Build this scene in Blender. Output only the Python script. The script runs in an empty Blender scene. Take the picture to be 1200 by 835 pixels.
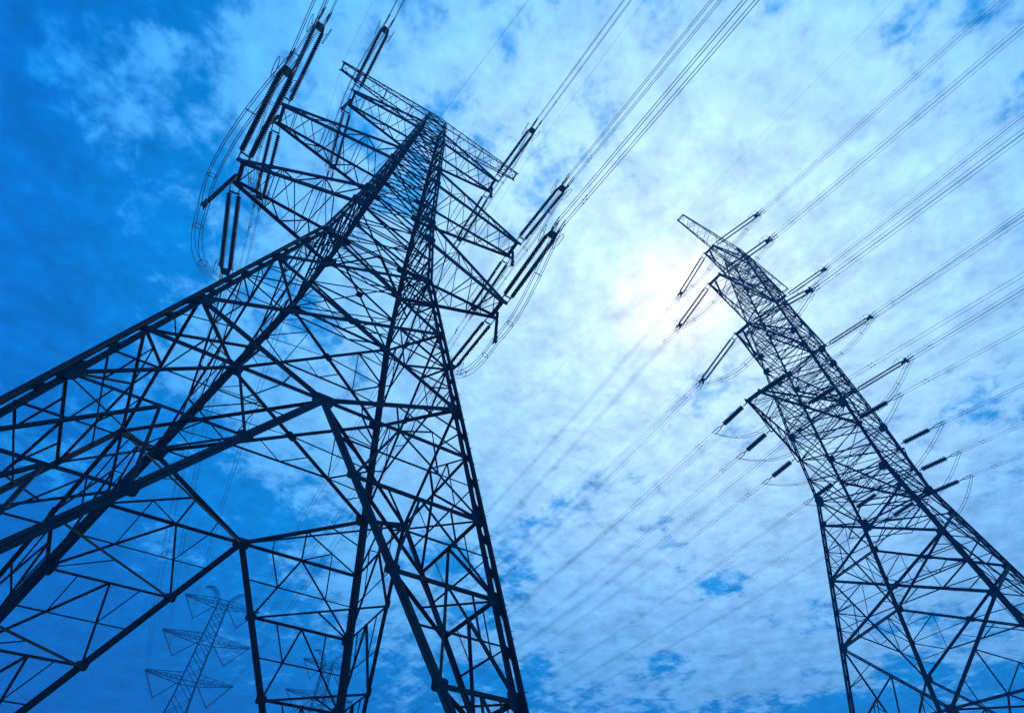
import bpy, bmesh, math, random
from mathutils import Vector, Matrix, Quaternion
random.seed(7)
S = bpy.context.scene
COL = S.collection
rad = math.radians

# ------------------------------------------------------------------ camera
EYE = 1.6
cam_d = bpy.data.cameras.new('camera')
cam = bpy.data.objects.new('camera', cam_d); COL.objects.link(cam)
cam_d.sensor_fit = 'HORIZONTAL'; cam_d.sensor_width = 36.0
cam_d.lens = 615.855 * 36.0 / 1200.0
cam_d.shift_x = -(614.818 - 600.0) / 1200.0
cam_d.shift_y = (417.629 - 417.5) / 1200.0
cam_d.clip_start = 0.1; cam_d.clip_end = 20000
tilt, roll = rad(49.222), rad(0.97959)
fwd = Vector((0, math.cos(tilt), math.sin(tilt)))
right0 = Vector((1, 0, 0)); up0 = right0.cross(fwd)
rt = right0 * math.cos(roll) + up0 * math.sin(roll)
up = -right0 * math.sin(roll) + up0 * math.cos(roll)
cam.matrix_world = Matrix(((rt.x, up.x, -fwd.x, 0), (rt.y, up.y, -fwd.y, 0), (rt.z, up.z, -fwd.z, EYE), (0, 0, 0, 1)))
S.camera = cam

# ------------------------------------------------------------------ world, sun, exposure
SUN_EL, SUN_AZ = rad(52.6), rad(26.4)          # azimuth measured from +Y towards +X
sun_dir = Vector((math.sin(SUN_AZ) * math.cos(SUN_EL), math.cos(SUN_AZ) * math.cos(SUN_EL), math.sin(SUN_EL)))

def node(nt, kind, **kw):
    n = nt.nodes.new(kind)
    for k, v in kw.items():
        if k == 'inp':
            for a, b in v.items(): n.inputs[a].default_value = b
        else: setattr(n, k, v)
    return n

def ramp(nt, stops, interp='LINEAR'):
    n = nt.nodes.new('ShaderNodeValToRGB'); cr = n.color_ramp; cr.interpolation = interp
    while len(cr.elements) > 1: cr.elements.remove(cr.elements[-1])
    cr.elements[0].position = stops[0][0]; cr.elements[0].color = (*stops[0][1], 1)
    for p, c in stops[1:]:
        e_ = cr.elements.new(p); e_.color = (*c, 1)
    return n

def math_(nt, op, a, b=None, clamp=False):
    n = nt.nodes.new('ShaderNodeMath'); n.operation = op; n.use_clamp = clamp
    for i, v in enumerate((a, b)):
        if v is None: continue
        if isinstance(v, (int, float)): n.inputs[i].default_value = v
        else: nt.links.new(v, n.inputs[i])
    return n.outputs[0]

def mixc(nt, fac, a, b):
    n = nt.nodes.new('ShaderNodeMix'); n.data_type = 'RGBA'
    for s, v in ((n.inputs[0], fac), (n.inputs[6], a), (n.inputs[7], b)):
        if isinstance(v, (int, float)): s.default_value = v
        elif isinstance(v, tuple): s.default_value = (*v, 1)
        else: nt.links.new(v, s)
    return n.outputs[2]

W = bpy.data.worlds.new('World'); S.world = W; W.use_nodes = True
nt = W.node_tree; nt.nodes.clear(); LK = nt.links.new
tc = node(nt, 'ShaderNodeTexCoord')
sep = node(nt, 'ShaderNodeSeparateXYZ'); LK(tc.outputs['Generated'], sep.inputs[0])
zc = math_(nt, 'MAXIMUM', sep.outputs[2], 0.06)
zc = math_(nt, 'ADD', zc, 0.12)
px_ = math_(nt, 'DIVIDE', sep.outputs[0], zc); py_ = math_(nt, 'DIVIDE', sep.outputs[1], zc)
comb = node(nt, 'ShaderNodeCombineXYZ'); LK(px_, comb.inputs[0]); LK(py_, comb.inputs[1])
dot = node(nt, 'ShaderNodeVectorMath', operation='DOT_PRODUCT'); LK(tc.outputs['Generated'], dot.inputs[0]); dot.inputs[1].default_value = sun_dir
ca = dot.outputs['Value']

def noise(scale, detail, rough, dist=0.0, off=(0, 0, 0), scl=(1, 1, 1)):
    m = node(nt, 'ShaderNodeMapping'); LK(comb.outputs[0], m.inputs[0]); m.inputs['Location'].default_value = off; m.inputs['Scale'].default_value = scl
    m.inputs['Rotation'].default_value = (0, 0, 0.6)
    n = node(nt, 'ShaderNodeTexNoise', inp={'Scale': scale, 'Detail': detail, 'Roughness': rough, 'Distortion': dist}); LK(m.outputs[0], n.inputs['Vector'])
    return n.outputs['Fac']
big = noise(1.9, 2, 0.5, 0.0, (7.7, 3.3, 0))
mid = noise(4.6, 4, 0.55, 0.1, (6.1, 2.5, 0))
puff = noise(13.0, 4, 0.6, 0.25, (5.3, 0.2, 0))
fine = noise(38.0, 5, 0.65, 0.3, (1.3, 2.2, 0))
# amount of cloud: densest round the sun, thinning away from it and towards the horizon
near = math_(nt, 'MULTIPLY', math_(nt, 'SUBTRACT', ca, 0.50), 3.0, True)
low = math_(nt, 'MULTIPLY', math_(nt, 'SUBTRACT', 0.36, sep.outputs[2]), 1.0, True)
cov = math_(nt, 'ADD', math_(nt, 'MULTIPLY', big, 0.95), math_(nt, 'MULTIPLY', mid, 0.62))
cov = math_(nt, 'ADD', cov, math_(nt, 'MULTIPLY', puff, 0.62))
cov = math_(nt, 'ADD', cov, math_(nt, 'MULTIPLY', fine, 0.26))
cov = math_(nt, 'ADD', cov, math_(nt, 'MULTIPLY', near, 0.44))
cov = math_(nt, 'SUBTRACT', cov, math_(nt, 'MULTIPLY', low, 1.5))
rc = node(nt, 'ShaderNodeMapRange', inp={'From Min': 1.36, 'From Max': 1.58}); rc.interpolation_type = 'SMOOTHSTEP'; LK(cov, rc.inputs[0])
cover = rc.outputs[0]
# clear sky blue and cloud brightness as functions of the angle to the sun
a01 = math_(nt, 'MULTIPLY', math_(nt, 'ADD', ca, 1.0), 0.5)
blue = ramp(nt, [(0.0, (0.0, 0.05, 0.30)), (0.62, (0.0, 0.12, 0.50)), (0.76, (0.0, 0.145, 0.53)), (0.88, (0.0, 0.25, 0.72)), (0.94, (0.005, 0.32, 0.82)), (1.0, (0.30, 0.62, 0.98))]); LK(a01, blue.inputs[0])
cloud = ramp(nt, [(0.0, (0.02, 0.14, 0.46)), (0.62, (0.0, 0.19, 0.62)), (0.76, (0.01, 0.26, 0.72)), (0.87, (0.11, 0.43, 0.87)), (0.93, (0.24, 0.55, 0.93)), (0.965, (0.39, 0.68, 0.97)), (0.985, (0.49, 0.76, 0.99)), (0.9955, (0.58, 0.82, 1.0)), (0.9988, (0.72, 0.91, 1.0)), (1.0, (0.98, 1.02, 1.02))]); LK(a01, cloud.inputs[0])
skyc = mixc(nt, cover, blue.outputs[0], cloud.outputs[0])
shade = math_(nt, 'ADD', math_(nt, 'ADD', math_(nt, 'MULTIPLY', mid, 0.30), math_(nt, 'MULTIPLY', puff, 1.0)), math_(nt, 'ADD', math_(nt, 'MULTIPLY', fine, 0.45), 0.11))
vm = node(nt, 'ShaderNodeVectorMath', operation='SCALE'); LK(skyc, vm.inputs[0]); LK(shade, vm.inputs['Scale'])
bg2 = node(nt, 'ShaderNodeBackground', inp={'Strength': 1.42}); LK(vm.outputs[0], bg2.inputs[0])
nish = node(nt, 'ShaderNodeTexSky', sky_type='NISHITA'); nish.sun_disc = False; nish.sun_elevation = SUN_EL; nish.sun_rotation = SUN_AZ; nish.ozone_density = 3.0; nish.dust_density = 0.3
bg1 = node(nt, 'ShaderNodeBackground', inp={'Strength': 0.003}); LK(nish.outputs[0], bg1.inputs[0])
add = node(nt, 'ShaderNodeAddShader'); LK(bg1.outputs[0], add.inputs[0]); LK(bg2.outputs[0], add.inputs[1])
wo = node(nt, 'ShaderNodeOutputWorld'); LK(add.outputs[0], wo.inputs[0])

sun_l = bpy.data.lights.new('sun', 'SUN'); sun_l.energy = 1.0; sun_l.angle = rad(6); sun_l.color = (1.0, 0.98, 0.95)
sun = bpy.data.objects.new('sun', sun_l); COL.objects.link(sun)
sun.rotation_mode = 'QUATERNION'; sun.rotation_quaternion = sun_dir.to_track_quat('Z', 'Y')
vs = S.view_settings; vs.view_transform = 'Standard'; vs.look = 'None'; vs.gamma = 1.0; vs.exposure = 0.0
HAZE = 0.0028
S.cycles.max_bounces = 4; S.cycles.volume_bounces = 0

# ------------------------------------------------------------------ materials
def mat(name, base, var, scale, rough, metal=0.0, bump=0.0):
    m = bpy.data.materials.new(name); m.use_nodes = True; t = m.node_tree
    b = t.nodes['Principled BSDF']
    c = t.nodes.new('ShaderNodeTexCoord')
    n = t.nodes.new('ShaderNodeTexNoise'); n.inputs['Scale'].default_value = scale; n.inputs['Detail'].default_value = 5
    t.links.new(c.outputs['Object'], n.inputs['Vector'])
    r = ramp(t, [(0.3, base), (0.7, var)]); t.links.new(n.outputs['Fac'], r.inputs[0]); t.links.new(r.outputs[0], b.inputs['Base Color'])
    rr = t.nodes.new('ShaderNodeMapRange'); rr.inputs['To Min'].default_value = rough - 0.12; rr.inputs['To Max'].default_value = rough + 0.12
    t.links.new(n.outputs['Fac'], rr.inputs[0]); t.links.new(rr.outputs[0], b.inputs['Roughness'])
    b.inputs['Metallic'].default_value = metal
    if bump:
        bp = t.nodes.new('ShaderNodeBump'); bp.inputs['Strength'].default_value = bump; bp.inputs['Distance'].default_value = 0.02
        t.links.new(n.outputs['Fac'], bp.inputs['Height']); t.links.new(bp.outputs[0], b.inputs['Normal'])
    return m
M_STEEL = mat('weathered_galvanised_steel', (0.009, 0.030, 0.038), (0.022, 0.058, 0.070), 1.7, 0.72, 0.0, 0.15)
M_GLASS = mat('brown_porcelain', (0.006, 0.014, 0.022), (0.012, 0.024, 0.034), 3.0, 0.3)
M_ALU = mat('aged_aluminium_strand', (0.10, 0.19, 0.22), (0.17, 0.28, 0.31), 6.0, 0.6, 0.2)
M_FIT = mat('galvanised_fittings', (0.06, 0.11, 0.13), (0.10, 0.17, 0.19), 8.0, 0.55, 0.3)
M_CONC = mat('footing_concrete', (0.28, 0.27, 0.25), (0.38, 0.37, 0.34), 3.0, 0.9, 0.0, 0.3)
M_GRASS = mat('rough_grass', (0.035, 0.055, 0.02), (0.09, 0.10, 0.045), 0.35, 0.95, 0.0, 0.6)

# ------------------------------------------------------------------ helpers
def V(*a): return Vector(a)
class MB:
    """collects steel members, plates and tubes into one mesh"""
    def __init__(s): s.v = []; s.f = []
    def poly(s, pts, faces):
        k = len(s.v); s.v += [tuple(p) for p in pts]; s.f += [tuple(i + k for i in q) for q in faces]
    def sweep(s, prof, a, b, u, w):
        n = len(prof); pts = []
        for c in (a, b):
            for (x, y) in prof: pts.append(c + u * x + w * y)
        fs = [(i, (i + 1) % n, n + (i + 1) % n, n + i) for i in range(n)] + [tuple(range(n))[::-1], tuple(range(n, 2 * n))]
        s.poly(pts, fs)
    def angle(s, a, b, size, ref=None, t=None, flip=1):
        """steel angle from a to b; ref points out of the face it lies in"""
        a = Vector(a); b = Vector(b); d = b - a
        if d.length < 1e-4: return
        d.normalize(); t = t or max(0.008, size * 0.1)
        r = Vector(ref) if ref is not None else V(0, 0, 1)
        u = d.cross(r)
        if u.length < 1e-3: u = d.cross(V(1, 0.3, 0))
        u.normalize(); w = u.cross(d) * 1.0; u = u * flip
        h = size * 0.5
        s.sweep([(-h, 0), (h, 0), (h, t), (-h + t, t), (-h + t, size), (-h, size)], a, b, u, -w if w.dot(r) > 0 else w)
    def double(s, a, b, size, ref, gap=0.02):
        a = Vector(a); b = Vector(b); d = (b - a).normalized(); u = d.cross(Vector(ref)).normalized()
        w = -Vector(ref).normalized(); w = (w - d * w.dot(d)).normalized(); t = size * 0.1
        for q in (1, -1):
            s.sweep([(q * gap / 2, 0), (q * (gap / 2 + size), 0), (q * (gap / 2 + size), t), (q * (gap / 2 + t), t), (q * (gap / 2 + t), size), (q * gap / 2, size)], a, b, u, w)
        L = (b - a).length; n = max(1, int(L / 1.6))
        for i in range(n + 1):
            c = a + (b - a) * (i / n if n else 0); s.box(c + w * size * 0.5, d, u, w, 0.16, gap, size * 0.8)
    def box(s, c, d, u, w, l, x, y):
        P = [c + d * (i * l / 2) + u * (j * x / 2) + w * (k * y / 2) for i in (-1, 1) for j in (-1, 1) for k in (-1, 1)]
        s.poly(P, [(0, 1, 3, 2), (4, 6, 7, 5), (0, 4, 5, 1), (2, 3, 7, 6), (0, 2, 6, 4), (1, 5, 7, 3)])
    def plate(s, c, u, w, n, hw, hh, t=0.022, cut=0.3):
        """chamfered gusset plate centred on c"""
        o = [(-hw, -hh * (1 - cut)), (-hw * (1 - cut), -hh), (hw * (1 - cut), -hh), (hw, -hh * (1 - cut)), (hw, hh * (1 - cut)), (hw * (1 - cut), hh), (-hw * (1 - cut), hh), (-hw, hh * (1 - cut))]
        s.sweep(o, c - n * t / 2, c + n * t / 2, u, w)
    def tube(s, pts, r, n=6, closed=False):
        pts = [Vector(p) for p in pts]; m = len(pts); rs = r if isinstance(r, (list, tuple)) else [r] * m
        prev = None; rings = []
        for i, p in enumerate(pts):
            if closed: d = pts[(i + 1) % m] - pts[i - 1]
            else: d = pts[min(i + 1, m - 1)] - pts[max(i - 1, 0)]
            d.normalize()
            if prev is None:
                x = d.cross(V(0, 0, 1));
                if x.length < 1e-3: x = d.cross(V(1, 0, 0))
            else: x = prev - d * prev.dot(d)
            x.normalize(); prev = x; y = d.cross(x)
            rings.append([p + (x * math.cos(2 * math.pi * k / n) + y * math.sin(2 * math.pi * k / n)) * rs[i] for k in range(n)])
        P = [q for rg in rings for q in rg]; F = []
        for i in range(m if closed else m - 1):
            j = (i + 1) % m
            for k in range(n): F.append((i * n + k, i * n + (k + 1) % n, j * n + (k + 1) % n, j * n + k))
        if not closed: F += [tuple(range(n))[::-1], tuple((m - 1) * n + k for k in range(n))]
        s.poly(P, F)
    def build(s, name, m, parent=None, loc=None, smooth=False):
        me = bpy.data.meshes.new(name); me.from_pydata(s.v, [], s.f); me.update()
        if smooth:
            for p in me.polygons: p.use_smooth = True
        me.materials.append(m); o = bpy.data.objects.new(name, me); COL.objects.link(o)
        if parent is not None: o.parent = parent
        if loc is not None: o.location = loc
        return o
def fixn(o):
    bm = bmesh.new(); bm.from_mesh(o.data); bmesh.ops.recalc_face_normals(bm, faces=bm.faces); bm.to_mesh(o.data); bm.free(); return o
def tag(o, label=None, cat=None, group=None, kind=None):
    for k, v in (('label', label), ('category', cat), ('group', group), ('kind', kind)):
        if v: o[k] = v
    return o
def empty(name, loc, rz=0.0):
    o = bpy.data.objects.new(name, None); COL.objects.link(o); o.location = loc; o.rotation_euler = (0, 0, rz); o.empty_display_size = 0.5; return o

# ------------------------------------------------------------------ line geometry shared by everything
TH = rad(32.384)
E_ = V(math.cos(TH), math.sin(TH), 0)            # along the cross arms, to the right and away
G_ = V(-math.sin(TH), math.cos(TH), 0)           # along the line, away from the camera
def lerp(a, b, t): return a + (b - a) * t

# ------------------------------------------------------------------ ground
bm = bmesh.new(); bmesh.ops.create_grid(bm, x_segments=90, y_segments=90, size=6000)
for v in bm.verts:
    d = math.hypot(v.co.x, v.co.y)
    v.co.z = 0.0 if d < 500 else 6 * math.sin(v.co.x * 0.0021) * math.cos(v.co.y * 0.0017) * min(1, (d - 500) / 1500)
me = bpy.data.meshes.new('ground'); bm.to_mesh(me); bm.free(); me.materials.append(M_GRASS)
gr = bpy.data.objects.new('ground', me); COL.objects.link(gr); tag(gr, kind='structure')

# ------------------------------------------------------------------ big angle towers
SG = ((-1, -1), (1, -1), (1, 1), (-1, 1))
FACES = ((0, 1), (1, 2), (2, 3), (3, 0))
FN = (V(0, -1, 0), V(1, 0, 0), V(0, 1, 0), V(-1, 0, 0))

def big_tower(sp):
    H = sp['H']; prof = [(z * H + EYE, w * H) for z, w in sp['prof']]
    def w(z):
        for (z0, w0), (z1, w1) in zip(prof, prof[1:]):
            if z <= z1 or (z1, w1) == prof[-1]: return w0 + (w1 - w0) * (z - z0) / (z1 - z0)
    def P(k, z): return V(SG[k][0] * w(z), SG[k][1] * w(z), z)
    Zt = lambda z: z * H + EYE
    root = empty('lattice_tower', V(sp['xy'][0], sp['xy'][1], 0), TH)
    tag(root, sp['label'], 'pylon', 'four big lattice towers')
    zb = Zt(sp['bend']); ztop = Zt(sp['ztop'])
    a1, a2 = sp['leg']
    # legs: two angles back to back as a cross, with stitch plates
    for k in range(4):
        mb = MB(); r = V(SG[k][0], SG[k][1], 0).normalized(); tg = V(-r.y, r.x, 0)
        zs = [0.25] + [z for z, _ in prof if 0.3 < z < ztop] + [ztop]
        for z0, z1 in zip(zs, zs[1:]):
            a, b = P(k, z0), P(k, z1); d = (b - a).normalized()
            size = a1 if z1 <= zb + 0.01 else a2
            if z0 > zb + 0.35 * (ztop - zb): size = a2 * 0.8
            u = (r - d * r.dot(d)).normalized(); v_ = d.cross(u)
            for q in (1, -1):
                x = (u + v_) * 0.7071; y = (u - v_) * 0.7071; t = size * 0.1; gp = sp['gap'] if size > 0.17 else 0.012
                c0 = u * gp * q
                mb.sweep([(0, 0), (q * size, 0), (q * size, q * t), (q * t, q * t), (q * t, q * size), (0, q * size)], a + c0, b + c0, x, y)
            L = (b - a).length; n = max(2, int(L / 1.15))
            for i in range(n + 1):
                c = lerp(a, b, i / n)
                mb.box(c, d, u, v_, 0.3, size * 1.3, 0.018)
                mb.box(c, d, v_, u, 0.3, size * 1.3, 0.018)
            if k in sp['steps']:
                n = int(L / 0.4)
                for i in range(n):
                    c = lerp(a, b, (i + 0.5) / n); out = (x if i % 2 else y)
                    mb.tube([c + out * size * 0.6, c + out * (size + 0.15)], 0.010, 5)
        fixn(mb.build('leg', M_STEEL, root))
        # footing
        f = MB(); c = P(k, 0.25)
        f.sweep([(-.55, -.55), (.55, -.55), (.55, .55), (-.55, .55)], V(c.x, c.y, -0.4), V(c.x, c.y, 0.32), V(1, 0, 0), V(0, 1, 0))
        f.sweep([(-.3, -.3), (.3, -.3), (.3, .3), (-.3, .3)], V(c.x, c.y, 0.323), V(c.x, c.y, 0.36), V(1, 0, 0), V(0, 1, 0))
        fixn(f.build('footing', M_CONC, root))
    # bracing face by face
    zM = Zt(sp['M']); lev = [Zt(z) for z in sp['below']] + [0.6]
    hip = {k: [] for k in range(4)}; Ms = []
    S1, S2, S3, S4 = sp['sizes']
    for fi, (ka, kb) in enumerate(FACES):
        mb = MB(); n = FN[fi]
        def X(p, off): return p + n * off
        # X panels
        for z0, z1 in zip(sp['X'], sp['X'][1:]):
            z0, z1 = Zt(z0), Zt(z1)
            A, B, C, D = P(ka, z0), P(kb, z0), P(ka, z1), P(kb, z1)
            mb.double(X(A, .03), X(D, .03), S1 * .62, n); mb.double(X(B, -.05), X(C, -.05), S1 * .62, n)
            t = (A - B).length / ((A - B).length + (C - D).length); O = lerp(A, D, t)
            mb.plate(O, (D - A).normalized(), (D - A).normalized().cross(n), n, .28, .2)
            for (p0, p1) in ((A, C), (B, D)):
                m_ = lerp(p0, p1, .5); q0, q1 = lerp(p0, O, .5), lerp(p1, O, .5)
                mb.angle(m_, q0, S3, n); mb.angle(m_, q1, S3, n); mb.angle(q0, q1, S4, n)
                mb.plate(m_ + (O - m_).normalized() * .12 + n * .02, V(0, 0, 1).cross(n).normalized(), V(0, 0, 1), n, .16, .17)
                for pp, qq in ((p0, q0), (p1, q1)):
                    mb.angle(lerp(pp, m_, .5), lerp(pp, qq, .5), S4, n); mb.angle(lerp(pp, m_, .5), qq, S4, n)
                mb.angle(m_, O, S4, n)
            # hanging redundants between the two lower half diagonals
            q0, q1, r0, r1 = lerp(A, O, .5), lerp(B, O, .5), lerp(A, O, .75), lerp(B, O, .75)
            mb.angle(q0, q1, S3, n); mb.angle(r0, lerp(q0, q1, .5), S4, n); mb.angle(r1, lerp(q0, q1, .5), S4, n)
        # panel between the X panels and the K
        zx = Zt(sp['X'][0]); A, B = P(ka, zx), P(kb, zx); a_, b_ = P(ka, zM), P(kb, zM); M = (a_ + b_) / 2; Ms.append(M)
        for p0, p1 in ((A, a_), (B, b_)):
            mb.double(p0, M, S1 * .62, n); mb.double(p1, M, S2 * .6, n)
            q = lerp(p0, M, .5); h = lerp(p1, M, .5)
            mb.angle(q, p1, S3, n); mb.angle(q, h, S3, n); mb.angle(lerp(p0, p1, .5), lerp(p0, q, .6), S4, n); mb.angle(lerp(q, M, .5), lerp(h, M, .5), S4, n)
            mb.angle(lerp(p1, q, .5), lerp(p1, h, .5), S4, n); mb.angle(lerp(p1, q, .5), h, S4, n)
        mb.plate(M, V(0, 0, 1).cross(n).normalized(), V(0, 0, 1), n, .36, .25)
        # K panel: two main braces from M to the feet
        for k in (ka, kb):
            F = P(k, 0.45); mb.double(M, F, S1 * .8, n, 0.02)
            def br(z): return lerp(M, F, (zM - z) / (zM - 0.45))
            ztop_ = zM; zs = [zM] + lev
            for i in range(len(zs) - 1):
                z0, z1 = zs[i], zs[i + 1]; l0, l1, b0, b1 = P(k, z0), P(k, z1), br(z0), br(z1)
                if z1 > 1.0:
                    mb.angle(l1, b1, S2 * .8, n)
                m_ = lerp(l0, b0, .5)
                if z1 > 1.0 or i < 2:
                    mb.angle(m_, l1, S3 * 1.15, n); mb.angle(m_, b1, S3 * 1.15, n)
                    v1, v2 = lerp(m_, l1, .5), lerp(m_, b1, .5)
                    mb.angle(v1, lerp(l0, l1, .5), S4, n); mb.angle(v2, lerp(b0, b1, .5), S4, n)
                    mb.angle(v1, lerp(l0, m_, .5), S4, n); mb.angle(v2, lerp(b0, m_, .5), S4, n)
                    mb.angle(v1, v2, S4, n)
                hip[k].append((z1, b1, lerp(l1, b1, .5)))
                mb.plate(b1, V(0, 0, 1).cross(n).normalized(), V(0, 0, 1), n, .22, .16)
                for q_ in (l1,):
                    mb.plate(q_ + (b1 - q_).normalized() * .14 + n * .02, (b1 - q_).normalized(), (P(k, zM) - P(k, z1)).normalized(), n, .20, .24)
        for z in sp['X']:
            for k in (ka, kb):
                z_ = Zt(z); sx = (P(kb, z_) - P(ka, z_)).normalized() * (1 if k == ka else -1)
                mb.plate(P(k, z_) + sx * .20 + n * .02, sx, (P(k, z_ + 1) - P(k, z_)).normalized(), n, .28, .30)
        # upper body, panel by panel
        ub = [Zt(z) for z in sp['upper']]
        for j, (z0, z1) in enumerate(zip(ub, ub[1:])):
            A, B, C, D = P(ka, z0), P(kb, z0), P(ka, z1), P(kb, z1)
            mb.angle(A, D, S2 * .8, n); mb.angle(B - n * .05, C - n * .05, S2 * .8, n)
            mb.angle(C, D, S3 * 1.1, n)
            if z1 - z0 > 2.6:
                O = (A + B + C + D) / 4
                for p0, p1 in ((A, C), (B, D)):
                    m_ = lerp(p0, p1, .5); mb.angle(m_, lerp(p0, O, .5), S4, n); mb.angle(m_, lerp(p1, O, .5), S4, n)
        for z in sp['knots']:
            for k in (ka, kb):
                z_ = Zt(z); sx = (P(kb, z_) - P(ka, z_)).normalized() * (1 if k == ka else -1)
                mb.plate(P(k, z_) + sx * .15 + n * .02, sx, V(0, 0, 1), n, .40, .42)
        mb.angle(P(ka, zb), P(kb, zb), S1 * .7, n)
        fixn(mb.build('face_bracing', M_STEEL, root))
    # plan bracing
    up_ = V(0, 0, 1); mb = MB()
    for i in range(4): mb.angle(Ms[i], Ms[(i + 1) % 4], S2 * .8, up_)
    fixn(mb.build('plan_bracing', M_STEEL, root))
    for k in range(4):
        hh = hip[k]; n_ = len(hh) // 2
        for i in range(n_):
            z1, b1, m1 = hh[i]; _, b2, m2 = hh[i + n_]
            if z1 > 1.0:
                mb = MB(); mb.angle(b1, b2, S3 * 1.2, up_); mb.angle(lerp(b1, b2, .5), P(k, z1), S4, up_); fixn(mb.build('hip_bracing', M_STEEL, root))
    for z in sp['plan']:
        mb = MB(); z = Zt(z); c = [P(k, z) for k in range(4)]; mm = [(c[i] + c[(i + 1) % 4]) / 2 for i in range(4)]
        mb.angle(c[0], c[2], S3, up_); mb.angle(c[1] - up_ * .03, c[3] - up_ * .03, S3, up_)
        if z < zb + 1:
            for i in range(4): mb.angle(mm[i], mm[(i + 1) % 4], S3, up_)
            mb.plate((c[0] + c[2]) / 2, V(1, 0, 0), V(0, 1, 0), up_, .2, .2)
        fixn(mb.build('plan_bracing', M_STEEL, root))
    # cross arms
    tips = {}
    for (nm, za, xt, zl, zu, wt, npan) in sp['arms']:
        za, zl, zu, xt, wt = Zt(za), Zt(zl), Zt(zu), xt * H, wt * H
        for sd in (-1, 1):
            ch = MB(); br_ = MB()
            xl, xu = w(zl), w(zu); hz = 0.28
            TL = {y: V(sd * xt, y * wt, za) for y in (-1, 1)}; TU = {y: V(sd * xt, y * wt, za + hz) for y in (-1, 1)}
            BL = {y: V(sd * xl, y * xl, zl) for y in (-1, 1)}; BU = {y: V(sd * xu, y * xu, zu) for y in (-1, 1)}
            cs = sp['chord']
            for y in (-1, 1):
                ch.double(BL[y], TL[y], cs, V(0, y, 0), .015); ch.double(BU[y], TU[y], cs * .85, V(0, y, 0), .015)
                ch.angle(TL[y], TU[y] + V(0, 0, .12), cs, V(0, y, 0))
                ch.plate(TL[y] + V(0, 0, .1), V(1, 0, 0), V(0, 0, 1), V(0, 1, 0), .34, .24, .03)
            ch.double(TL[-1], TL[1], cs, V(sd, 0, 0), .01); ch.angle(TU[-1], TU[1], cs, V(sd, 0, 0))
            i0 = 1; pl = {y: BL[y] for y in (-1, 1)}; pu = {y: BU[y] for y in (-1, 1)}
            for i in range(1, npan + 1):
                t = 1 - (1 - i / npan) ** 1.12
                ql = {y: lerp(BL[y], TL[y], t) for y in (-1, 1)}; qu = {y: lerp(BU[y], TU[y], t) for y in (-1, 1)}
                for y in (-1, 1):
                    nn = V(0, y, 0)
                    if i < npan: br_.angle(ql[y], qu[y], S4 * 1.1, nn)
                    if i % 2: br_.angle(pu[y], ql[y], S3 * .9, nn)
                    else: br_.angle(pl[y], qu[y], S3 * .9, nn)
                q = 1 if i % 2 else -1
                br_.angle(pl[q], ql[-q], S3 * .9, up_); br_.angle(pu[-q], qu[q], S4, up_)
                if i < npan and (i % 2 == 0 or nm == 'low'): br_.angle(ql[-1], ql[1], S4, up_); br_.angle(qu[-1], qu[1], S4, up_)
                pl, pu = ql, qu
            if nm == 'low':
                for xx in sp['lowx'][:-1]:
                    t = (xx * H - xl) / (xt - xl); gg = sp['lowg'][xx] * H
                    for y in (-1, 1):
                        c = lerp(BL[y], TL[y], t); d_ = V(c.x, y * gg, c.z)
                        ch.angle(c, d_, cs * .9, up_); ch.angle(lerp(BL[y], TL[y], min(1, t + .25)), d_, S3, up_)
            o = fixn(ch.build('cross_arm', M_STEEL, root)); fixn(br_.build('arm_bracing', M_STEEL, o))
    # earth wire beam on top
    nm, za, xt, dz, wt = sp['top']; za = Zt(za); xt *= H; wt *= H; wb = w(ztop)
    for sd in (-1, 1):
        ch = MB(); br_ = MB(); np_ = 11
        L0 = {y: V(0, y * wb, za - dz) for y in (-1, 1)}; L1 = {y: V(sd * xt, y * wt, za) for y in (-1, 1)}
        U0 = {y: V(0, y * wb, za + .35) for y in (-1, 1)}; U1 = {y: V(sd * xt, y * wt, za + .35) for y in (-1, 1)}
        for y in (-1, 1):
            ch.angle(L0[y], L1[y], .10, V(0, y, 0)); ch.angle(U0[y], U1[y], .10, V(0, y, 0)); ch.angle(L1[y], U1[y], .09, V(0, y, 0))
            ch.plate(L1[y] + V(0, 0, .12), V(1, 0, 0), V(0, 0, 1), V(0, 1, 0), .2, .16, .02)
        ch.angle(L1[-1], L1[1], .09, V(sd, 0, 0)); ch.angle(U1[-1], U1[1], .09, V(sd, 0, 0))
        pl, pu = L0, U0
        for i in range(1, np_ + 1):
            ql = {y: lerp(L0[y], L1[y], i / np_) for y in (-1, 1)}; qu = {y: lerp(U0[y], U1[y], i / np_) for y in (-1, 1)}
            for y in (-1, 1):
                br_.angle(ql[y], qu[y], .045, V(0, y, 0)); br_.angle(pu[y] if i % 2 else pl[y], ql[y] if i % 2 else qu[y], .045, V(0, y, 0))
            q = 1 if i % 2 else -1
            br_.angle(pl[q], ql[-q], .045, up_); br_.angle(pu[-q], qu[q], .045, up_)
            if i % 3 == 0: br_.angle(ql[-1], ql[1], .06, up_); br_.angle(qu[-1], qu[1], .06, up_)
            pl, pu = ql, qu
        o = fixn(ch.build('earth_wire_arm', M_STEEL, root)); fixn(br_.build('arm_bracing', M_STEEL, o))
    return root

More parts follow.
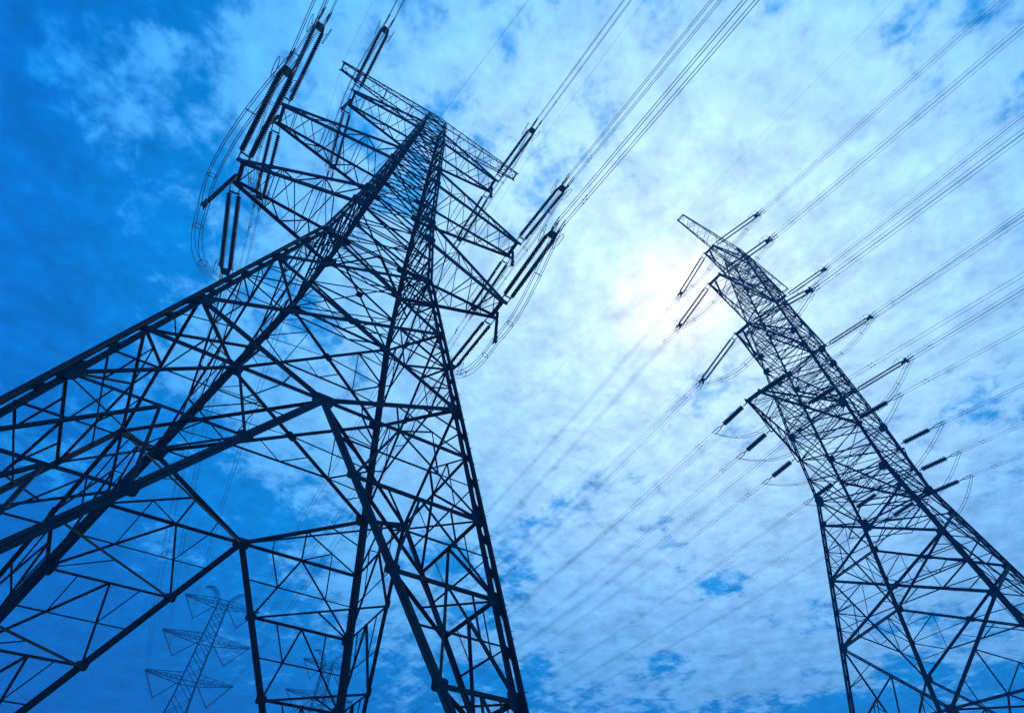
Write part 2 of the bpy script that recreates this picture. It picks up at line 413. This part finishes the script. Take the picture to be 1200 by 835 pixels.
LEFT = dict(H=42.5, xy=(-.2329 * 42.5, .4179 * 42.5), bend=.6113, ztop=1.345, leg=(.20, .165), steps=(1,), fat=.9, gap=.024,
    label='largest pylon on the left, its near leg crossing to the left edge of the photo',
    prof=[(-.0376, .1886 * 1.0376), (.2965, .1886 * .7035), (.6113, .0733), (.798, .0558), (1.2134, .0304), (1.345, .0215)],
    X=[.3591, .4863, .6113], M=.2965, below=[.2319, .167, .104, .045], upper=[.6113, .674, .735, .798, .86, .915, .967, 1.03, 1.08, 1.125, 1.165, 1.206, 1.262, 1.305, 1.345],
    knots=(.735, .798, .967, 1.03), plan=(.6113, .735, .967, 1.206), sizes=(.155, .12, .075, .048), chord=.17,
    arms=[('a3', .7433, .2189, .728, .798, .019, 6), ('a2', .974, .2427, .960, 1.03, .019, 7), ('a1', 1.2134, .176, 1.203, 1.262, .017, 5)],
    top=('top', 1.3509, .2368, 1.3, .010))
RIGHT = dict(H=48.8, xy=(.6776 * 48.8, .857 * 48.8), bend=.6, ztop=1.5, leg=(.20, .15), steps=(0,), fat=.75, gap=.008,
    label='tall pylon on the right of the photo with the white sun glow beside its top',
    prof=[(-.0328, .1785 * 1.0328), (.2241, .1785 * .7759), (.6, .0714), (.78, .0665), (.95, .0578), (1.39, .0350), (1.5, .026)],
    X=[.3368, .4449, .5493], M=.2241, below=[.165, .105, .05], upper=[.5493, .6, .65, .70, .76, .815, .87, .925, .97, 1.025, 1.08, 1.13, 1.17, 1.225, 1.27, 1.31, 1.35, 1.382, 1.43, 1.47, 1.5],
    knots=(.6, .76, .97, 1.025), plan=(.5493, .70, .97, 1.17, 1.382), sizes=(.165, .12, .08, .052), chord=.16,
    arms=[('low', .71, .285, .70, .76, .016, 6), ('a3', .9808, .1923 * 1.03, .968, 1.025, .019, 6), ('a2', 1.1802, .2164, 1.168, 1.225, .019, 6), ('a1', 1.3909, .1607, 1.38, 1.43, .017, 5)],
    lowx=(.07, .185, .285), lowg={.07: .075, .185: .045, .285: .016},
    top=('top', 1.5063, .2436, 1.3, .012))
big_tower(LEFT); big_tower(RIGHT)

# ------------------------------------------------------------------ suspension towers far along the lines
def far_tower(xy, Hb, arms, label):
    """Hb: height of the lowest of the three arms; arms: list of (height, half length)"""
    root = empty('lattice_tower', V(xy[0], xy[1], 0), TH); tag(root, label, 'pylon', 'four big lattice towers')
    zt = arms[-1][0]; prof = [(0.2, 5.2), (Hb - 6, 2.3), (Hb, 1.9), (zt + 1.6, 1.35)]
    def w(z):
        for (z0, w0), (z1, w1) in zip(prof, prof[1:]):
            if z <= z1: return w0 + (w1 - w0) * (z - z0) / (z1 - z0)
        return prof[-1][1]
    def P(k, z): return V(SG[k][0] * w(z), SG[k][1] * w(z), z)
    for k in range(4):
        mb = MB(); r = V(SG[k][0], SG[k][1], 0)
        for (z0, _), (z1, _) in zip(prof, prof[1:]): mb.angle(P(k, z0), P(k, z1), .26, r)
        fixn(mb.build('leg', M_STEEL, root))
    zs = [0.3]
    while zs[-1] < zt + 1.4: zs.append(min(zt + 1.6, zs[-1] + max(1.7, w(zs[-1]) * 1.7)))
    for fi, (ka, kb) in enumerate(FACES):
        mb = MB(); n = FN[fi]
        for z0, z1 in zip(zs, zs[1:]):
            mb.angle(P(ka, z0), P(kb, z1), .12, n); mb.angle(P(kb, z0) - n * .05, P(ka, z1) - n * .05, .12, n)
        for z, _ in arms: mb.angle(P(ka, z), P(kb, z), .16, n)
        fixn(mb.build('face_bracing', M_STEEL, root))
    out = {}
    for i, (za, xt) in enumerate(arms):
        for sd in (-1, 1):
            mb = MB(); wl = w(za); T = V(sd * xt, 0, za + .9)
            for y in (-1, 1):
                mb.angle(V(sd * wl, y * wl, za), T + V(0, y * .25, 0), .15, V(0, y, 0)); mb.angle(V(sd * wl, y * wl, za + 1.7), T + V(0, y * .25, .3), .13, V(0, y, 0))
            p = {y: V(sd * wl, y * wl, za) for y in (-1, 1)}; u = {y: V(sd * wl, y * wl, za + 1.7) for y in (-1, 1)}
            p0, u0, Np = dict(p), dict(u), 7
            for j in range(1, Np + 1):
                q = {y: lerp(p0[y], T + V(0, y * .25, 0), j / Np) for y in (-1, 1)}; r = {y: lerp(u0[y], T + V(0, y * .25, .3), j / Np) for y in (-1, 1)}
                for y in (-1, 1): mb.angle(p[y] if j % 2 else u[y], r[y] if j % 2 else q[y], .08, V(0, y, 0)); mb.angle(q[y], r[y], .06, V(0, y, 0))
                mb.angle(p[1 if j % 2 else -1], q[-1 if j % 2 else 1], .08, V(0, 0, 1)); p, u = q, r
            fixn(mb.build('cross_arm', M_STEEL, root)); out[(i, sd)] = T
    # horns for the earth wires
    for sd in (-1, 1):
        mb = MB(); c = []
        for j in range(9):
            a = j / 8; c.append((V(sd * (w(zt) + 4.6 * a), 0, zt + 1.6 + 2.9 * math.sin(a * 2.15)), 1.0 * (1 - a) + .12))
        for (p0, h0), (p1, h1) in zip(c, c[1:]):
            for y in (-1, 1):
                mb.angle(p0 + V(0, y * h0, h0 * .6), p1 + V(0, y * h1, h1 * .6), .11, V(0, y, 0)); mb.angle(p0 + V(0, y * h0, -h0 * .6), p1 + V(0, y * h1, -h1 * .6), .11, V(0, y, 0))
                mb.angle(p0 + V(0, y * h0, h0 * .6), p1 + V(0, y * h1, -h1 * .6), .07, V(0, y, 0))
            mb.angle(p0 + V(0, h0, h0 * .6), p1 + V(0, -h1, h1 * .6), .07, V(0, 0, 1))
        fixn(mb.build('earth_wire_horn', M_STEEL, root)); out[('h', sd)] = c[-1][0]
    R3 = Matrix.Rotation(TH, 3, 'Z'); base = V(xy[0], xy[1], 0)
    return {k: base + R3 @ v for k, v in out.items()}, {(i, sd): (base + R3 @ V(sd * (w(z) + .4), 0, z - .2), base + R3 @ V(sd * (xt - .5), 0, z + .6)) for i, (z, xt) in enumerate(arms) for sd in (-1, 1)}

def polar(brg, d): return (math.sin(rad(brg)) * d, math.cos(rad(brg)) * d)
D3, D4 = 170.0, 208.0
def hh(el, d): return math.tan(rad(el)) * d + EYE
T3, V3 = far_tower(polar(-29.1, D3), hh(14.9, D3), [(hh(14.9, D3), 10.4), (hh(17.8, D3), 11.0), (hh(20.6, D3), 9.9)],
    'hazy far pylon low on the left, seen between the legs of the largest pylon')
T4, V4 = far_tower(polar(-18.3, D4), hh(12.6, D4), [(hh(12.6, D4), 10.6), (hh(15.1, D4), 11.2), (hh(17.5, D4), 8.5)],
    'faintest far pylon at the bottom edge, right of the other hazy one')

# ------------------------------------------------------------------ haze in the air
hb = MB(); hb.box(V(0, 0, 35.5), V(1, 0, 0), V(0, 1, 0), V(0, 0, 1), 12100, 12100, 87)
HAZE_M = bpy.data.materials.new('haze'); HAZE_M.use_nodes = True; t_ = HAZE_M.node_tree; t_.nodes.clear()
pv = t_.nodes.new('ShaderNodeVolumePrincipled'); pv.inputs['Color'].default_value = (0.07, 0.48, 1.0, 1); pv.inputs['Density'].default_value = HAZE; pv.inputs['Anisotropy'].default_value = 0.0
om = t_.nodes.new('ShaderNodeOutputMaterial'); t_.links.new(pv.outputs[0], om.inputs['Volume'])
tag(fixn(hb.build('haze', HAZE_M)), kind='stuff')

# ------------------------------------------------------------------ insulators, conductors, jumpers
def disc_string(mb, a, b, r, pitch):
    a, b = Vector(a), Vector(b); L = (b - a).length; n = max(3, int(L / pitch)); d = (b - a) / L
    x = d.cross(V(0, 0, 1)) if abs(d.z) < .99 else d.cross(V(1, 0, 0)); x.normalize(); y = d.cross(x); K = 10
    rings = []
    for i in range(n):
        s0 = i * L / n
        for ds, rr in ((.0, r * .5), (.2, r * .6), (.34, r), (.5, r * .97), (.62, r * .6), (.95, r * .5)): rings.append((s0 + ds * L / n, rr))
    P = []; F = []
    for s_, rr in rings: P += [a + d * s_ + (x * math.cos(2 * math.pi * k / K) + y * math.sin(2 * math.pi * k / K)) * rr for k in range(K)]
    for i in range(len(rings) - 1):
        for k in range(K): F.append((i * K + k, i * K + (k + 1) % K, (i + 1) * K + (k + 1) % K, (i + 1) * K + k))
    F += [tuple(range(K))[::-1], tuple((len(rings) - 1) * K + k for k in range(K))]
    mb.poly(P, F)

def tension_set(tip, d, label, group, n=2, link=.75, L=5.05, r=.185, sep=.56, ring=True):
    """tip: world point on the arm; d: unit direction. returns the point where the conductors start"""
    root = empty('insulator_string', tip); tag(root, label, 'insulator', group); r *= sp['fat'] if n == 2 else 1.0
    side = d.cross(V(0, 0, 1)).normalized(); up_ = side.cross(d)
    offs = (-sep / 2, sep / 2) if n == 2 else (0,)
    p1 = d * link; p2 = d * (link + L)
    for o_ in offs:
        mb = MB(); disc_string(mb, p1 + side * o_, p2 + side * o_, r, .165); mb.build('disc_string', M_GLASS, root, smooth=True)
    f = MB()
    for o_ in offs:
        f.tube([side * o_ * .9, p1 + side * o_], .028, 6)
        for q in (.25, .6): f.box(d * link * q + side * o_ * .95, d, side, up_, .14, .07, .10)
    if n == 2:
        f.box(d * link * .82, d, side, up_, .12, sep + .1, .03)
    f.build('link', M_FIT, root)
    y = MB(); e0 = p2; e1 = p2 + d * .55
    if n == 2:
        y.poly([e0 + side * (-sep / 2 - .08) - up_ * .015, e0 + side * (sep / 2 + .08) - up_ * .015, e1 + side * .26 - up_ * .015, e1 - side * .26 - up_ * .015,
                e0 + side * (-sep / 2 - .08) + up_ * .015, e0 + side * (sep / 2 + .08) + up_ * .015, e1 + side * .26 + up_ * .015, e1 - side * .26 + up_ * .015],
               [(0, 3, 2, 1), (4, 5, 6, 7), (0, 1, 5, 4), (1, 2, 6, 5), (2, 3, 7, 6), (3, 0, 4, 7)])
        for sx in (-1, 1):
            y.box(e1 + side * sx * .22 + d * .1, d, side, up_, .3, .03, .48)
            for sz in (-1, 1):
                y.tube([e1 + side * sx * .22 + up_ * sz * .2 + d * .15, e1 + side * sx * .225 + up_ * sz * .225 + d * .95], [.03, .045], 6)
    else:
        y.box(e0 + d * .25, d, side, up_, .5, .1, .05)
        for sx in (-1, 1): y.tube([e0 + d * .45, e0 + side * sx * .2 + d * .6, e0 + side * sx * .2 + d * 1.5], .035, 6)
    fixn(y.build('yoke_plate', M_FIT, root))
    if ring:
        for sx in (-1, 1):
            rg = MB(); c = p2 - d * .1 + side * sx * (sep / 2 + .02); pts = []
            for k in range(22):
                a = 2 * math.pi * k / 22; pts.append(c + side * sx * (.30 + .06 * math.cos(a)) + d * (.62 * math.cos(a) + .15) + up_ * (.36 * math.sin(a)))
            rg.tube(pts, .02, 6, True); rg.tube([e0 + side * sx * sep / 2, c + side * sx * .30 + d * .15 + up_ * .36], .018, 5)
            rg.build('grading_ring', M_FIT, root, smooth=True)
    return tip + d * (link + L + (1.25 if n == 2 else 1.35))

def wire_pts(a, b, sag, n=26):
    return [lerp(a, b, i / n) - V(0, 0, 4 * sag * (i / n) * (1 - i / n)) for i in range(n + 1)]

def bundle(a, b, sag, label, group, nsub=4, sp=.225, r=.019, spacers=40, damp=True, n=26):
    root = empty('conductor_bundle', a); tag(root, label, 'power line', group)
    pts = [p - a for p in wire_pts(a, b, sag, n)]; d = (b - a).normalized(); side = d.cross(V(0, 0, 1)).normalized(); u = side.cross(d)
    of = [(x, y) for x in (-sp, sp) for y in (-sp, sp)] if nsub == 4 else [(-sp, 0), (sp, 0)]
    for x, y in of:
        mb = MB(); mb.tube([p + side * x + u * y for p in pts], r, 5); mb.build('conductor', M_ALU, root, smooth=True)
    L = (b - a).length; k = int(L / spacers)
    for i in range(1, k + 1):
        t = i * spacers / L
        if t >= 1: break
        c = V(0, 0, 0) + (b - a) * t - V(0, 0, 4 * sag * t * (1 - t)); mb = MB()
        if nsub == 4:
            c4 = [c + side * x + u * y for x, y in ((-sp, -sp), (sp, -sp), (sp, sp), (-sp, sp))]
            for q in range(4): mb.tube([c4[q], c4[(q + 1) % 4]], .022, 5)
        else: mb.tube([c - side * sp, c + side * sp], .022, 5)
        mb.build('spacer', M_FIT, root)
    if damp:
        for x, y in of[:2] if nsub == 4 else of:
            mb = MB(); c = (b - a) * (2.2 / L) + side * x + u * y; mb.tube([c - d * .22 - u * .09, c - d * .12 - u * .09], .04, 6); mb.tube([c + d * .12 - u * .09, c + d * .22 - u * .09], .04, 6); mb.tube([c - d * .2 - u * .09, c + d * .2 - u * .09], .012, 4)
            mb.build('vibration_damper', M_FIT, root)
    return root

def jumper(a, m, b, label, group, drop=1.6, nsub=4, sp=.2, r=.02):
    """slack loop of conductor from a, under the support at m (or None), to b"""
    root = empty('jumper_loop', a); tag(root, label, 'jumper cable', group)
    def curve(t):
        if m is None: return lerp(a, b, t) - V(0, 0, drop * 4 * t * (1 - t))
        c = m * 2 - (a + b) / 2
        q = a * (1 - t) ** 2 + c * 2 * t * (1 - t) + b * t ** 2
        s_ = math.sin(math.pi * t); return q - V(0, 0, drop * .35 * abs(math.sin(2 * math.pi * t)) * s_)
    N = 24; P_ = [curve(i / N) - a for i in range(N + 1)]; d = (b - a).normalized(); side = d.cross(V(0, 0, 1)).normalized()
    of = [(x, y) for x in (-sp, sp) for y in (-sp, sp)] if nsub == 4 else [(-sp, 0), (sp, 0)]
    for x, y in of:
        mb = MB(); pts = []
        for i, p in enumerate(P_):
            tg = (P_[min(i + 1, N)] - P_[max(i - 1, 0)]).normalized(); pts.append(p + side * x + side.cross(tg) * y)
        mb.tube(pts, r, 5); mb.build('conductor', M_ALU, root, smooth=True)
    for t in (.2, .38, .62, .8):
        i = int(t * N); p = P_[i]; tg = (P_[i + 1] - P_[i - 1]).normalized(); u = side.cross(tg); mb = MB()
        if nsub == 4:
            c4 = [p + side * x + u * y for x, y in ((-sp, -sp), (sp, -sp), (sp, sp), (-sp, sp))]
            for q in range(4): mb.tube([c4[q], c4[(q + 1) % 4]], .02, 5)
        else: mb.tube([p - side * sp, p + side * sp], .02, 5)
        mb.build('spacer', M_FIT, root)
    return root

def support(tip, end, label, group):
    root = empty('jumper_support', tip); tag(root, label, 'insulator', group)
    d = (end - tip); L = d.length; d.normalize(); mb = MB(); disc_string(mb, d * .35, d * (L - .3), .125, .12); mb.build('disc_string', M_GLASS, root, smooth=True)
    f = MB(); f.tube([V(0, 0, 0), d * .36], .03, 6); f.build('link', M_FIT, root)
    f = MB(); f.tube([d * (L - .32), d * (L - .1), d * (L + .12), d * (L + .14)], [.05, .16, .16, .05], 8); f.build('weight', M_FIT, root)
    f = MB(); f.tube([d * L - G_ * .35, d * L + G_ * .35], .05, 6); f.build('clamp', M_FIT, root); return root

def dirv(sg, dev, drop=5.0):
    a = rad(dev); b = rad(drop); return (G_ * sg * math.cos(a) + E_ * math.sin(a)) * math.cos(b) - V(0, 0, math.sin(b))

ORD = {'a1': 'upper', 'a2': 'middle', 'a3': 'lower'}
def vstring(A, B, apex, label):
    root = empty('v_string', apex); tag(root, label, 'insulator', 'V shaped insulator pairs on the far pylons')
    for q in (A, B):
        mb = MB(); disc_string(mb, q - apex, V(0, 0, .2), .16, .34); mb.build('disc_string', M_GLASS, root)
    mb = MB(); mb.tube([V(0, 0, .25), V(0, 0, -.1)], .06, 6); mb.tube([-G_ * .4, G_ * .4], .05, 6); mb.build('clamp', M_FIT, root)

far_pt = {}
for tn, VV, names in (('left', V3, 'left hazy far pylon'), ('right', V4, 'right hazy far pylon')):
    for (i, sd), (A, B) in VV.items():
        apex = (A + B) / 2 - V(0, 0, 4.6)
        far_pt[(tn, i, sd)] = apex
        vstring(A, B, apex, 'V shaped insulator pair under the %s %s arm of the %s' % ({0: 'lowest', 1: 'middle', 2: 'top'}[i], {-1: 'left', 1: 'right'}[sd], names))

DEV = {('L', 'a1', 1, -1): (2.5, 2.5, 5.9), ('L', 'a2', 1, -1): (1.5, 1.5, 6.1), ('L', 'a3', 1, -1): (-3, 1.2, 6.4), ('L', 'a1', -1, -1): (4.5, 5, 5.9), ('L', 'a2', -1, -1): (6.5, 6, 6.3), ('L', 'a3', -1, -1): (8.5, 6, 6.5),
       ('L', 'a1', 1, 1): (0, 0, 5.8), ('L', 'a2', 1, 1): (.5, 0, 6.0), ('L', 'a3', 1, 1): (-3, 0, 5.4), ('L', 'a1', -1, 1): (7, 0, 5.8), ('L', 'a2', -1, 1): (5, 0, 6.0), ('L', 'a3', -1, 1): (9.5, 0, 6.3),
       ('R', 'a1', -1, -1): (9, 0, 6.4), ('R', 'a2', -1, -1): (7, -.2, 6.4), ('R', 'a3', -1, -1): (11, -1.2, 6.5), ('R', 'a1', 1, -1): (3, -1.8, 5.8), ('R', 'a2', 1, -1): (.5, -3.5, 6.0), ('R', 'a3', 1, -1): (-2.5, -4, 6.2),
       ('R', 'a1', -1, 1): (12.5, 0, 6.6), ('R', 'a2', -1, 1): (9, 0, 6.4), ('R', 'a3', -1, 1): (12, 0, 6.8), ('R', 'a1', 1, 1): (2, 0, 6), ('R', 'a2', 1, 1): (0, 0, 6), ('R', 'a3', 1, 1): (-3, 0, 6)}
LVL = {'a3': 0, 'a2': 1, 'a1': 2}
for T, sp, tname in (('L', LEFT, 'left pylon'), ('R', RIGHT, 'right pylon')):
    H = sp['H']; base = V(sp['xy'][0], sp['xy'][1], EYE)
    for (nm, za, xt, zl, zu, wt, npan) in sp['arms']:
        if nm == 'low': continue
        for sd in (-1, 1):
            where = '%s %s arm of the %s' % (ORD[nm], {-1: 'left', 1: 'right'}[sd], tname); ends = {}
            tipc = base + E_ * (sd * xt * H) + V(0, 0, za * H)
            for sg in (-1, 1):
                dv, cv, LL = DEV[(T, nm, sd, sg)]; tip = tipc + G_ * (sg * wt * H)
                side_txt = 'pointing up and out of frame' if sg < 0 else 'pointing down towards the far pylons'
                s_ = tension_set(tip, dirv(sg, dv), ('double insulator string pointing overhead on the ' if sg < 0 else 'double insulator string facing the far pylons, ') + where, 'long double insulator strings', L=LL - .75)
                ends[sg] = s_
                if sg < 0:
                    b = s_ + dirv(-1, cv, 0) * 175 - V(0, 0, .114 * 175 - .000327 * 175 ** 2)
                    bundle(s_, b, .000327 * 175 ** 2 / 4, 'four wire bundle running overhead from the %s' % where, 'thick conductor bundles')
                else:
                    b = far_pt[('left' if T == 'L' else 'right', LVL[nm], sd)]
                    bundle(s_, b, 5.0, 'four wire bundle running far away from the %s' % where, 'thick conductor bundles', r=.0145)
            low = tipc - V(0, 0, {'a3': 4.4 if sd < 0 else 3.6}.get(nm, 3.0 if sd < 0 else 2.4))
            if nm == 'a3' or nm == 'a1' or nm == 'a2':
                support(tipc, low, 'hanging jumper post with end weight below the %s' % where, 'jumper posts')
            jumper(ends[-1], low - V(0, 0, .1), ends[1], 'drooping jumper loop under the %s' % where, 'jumper loops')
        if nm == 'a1':
            pass
    # lower circuits of the right tower: twin bundles on short single strings
    if T == 'R':
        za = .71
        for j, xx in enumerate(sp['lowx']):
            for sd in (-1, 1):
                ends = {}; pos = {0: 'inner', 1: 'middle', 2: 'outer'}[j]
                where = '%s hanger, low %s arm, right pylon' % (pos, {-1: 'left', 1: 'right'}[sd])
                for sg in (-1, 1):
                    tip = base + E_ * (sd * xx * H) + G_ * (sg * sp['lowg'][xx] * H) + V(0, 0, za * H)
                    s_ = tension_set(tip, dirv(sg, 3 if sg > 0 else -2), 'short fat insulator pointing %s at the %s' % ('overhead' if sg < 0 else 'far away', where), 'short single insulator strings', n=1, link=.7 if sg > 0 else .3, L=2.5, r=.26, ring=False)
                    ends[sg] = s_
                    if sg < 0: b = s_ + dirv(-1, -2, 0) * 150 - V(0, 0, .114 * 150 - .000327 * 150 ** 2); sg_ = .000327 * 150 ** 2 / 4
                    else: b = far_pt[('right', 0, sd)] + V(0, 0, -10) + E_ * (j - 1) * 2.5 * sd; sg_ = 4.0
                    bundle(s_, b, sg_, 'twin wire line running %s from the %s' % ('overhead' if sg < 0 else 'far away', where), 'thin twin wire lines', nsub=2, sp=.2, r=.014, spacers=30)
                jumper(ends[-1], None, ends[1], 'twin jumper loop under the %s' % where, 'short twin jumper loops', drop=3.2, nsub=2)
    # earth wires
    nm, za, xt, dz, wt = sp['top']
    for sd in (-1, 1):
        tip = base + E_ * (sd * xt * H) + V(0, 0, za * H)
        for sg in (-1, 1):
            st = tip + G_ * sg * wt * H
            if sg < 0: b = st + dirv(-1, {('L', 1): 2, ('L', -1): 4.7, ('R', 1): -2, ('R', -1): 0}[(T, sd)], 0) * 175 - V(0, 0, .09 * 175 - .0003 * 175 ** 2); sag = .0003 * 175 ** 2 / 4
            else: b = (T3 if T == 'L' else T4)[('h', sd)]; sag = 3.5
            mb = MB(); mb.tube([p - st for p in wire_pts(st, b, sag)], .009, 5)
            o = mb.build('earth_wire', M_ALU, None, st); tag(o, 'thin earth wire going %s from the %s end of the %s top beam' % ('overhead' if sg < 0 else 'away', {-1: 'left', 1: 'right'}[sd], tname), 'earth wire', 'single earth wires')
    if T == 'L':
        st = base + V(0, 0, 1.36 * H); b = st + dirv(-1, 8.5, 0) * 120 - V(0, 0, .1 * 120 - .0003 * 120 ** 2)
        mb = MB(); mb.tube([p - st for p in wire_pts(st, b, .0003 * 120 ** 2 / 4)], .014, 5); o = mb.build('earth_wire', M_ALU, None, st)
        tag(o, 'single thin wire rising from the middle of the top beam of the left pylon', 'earth wire', 'single earth wires')
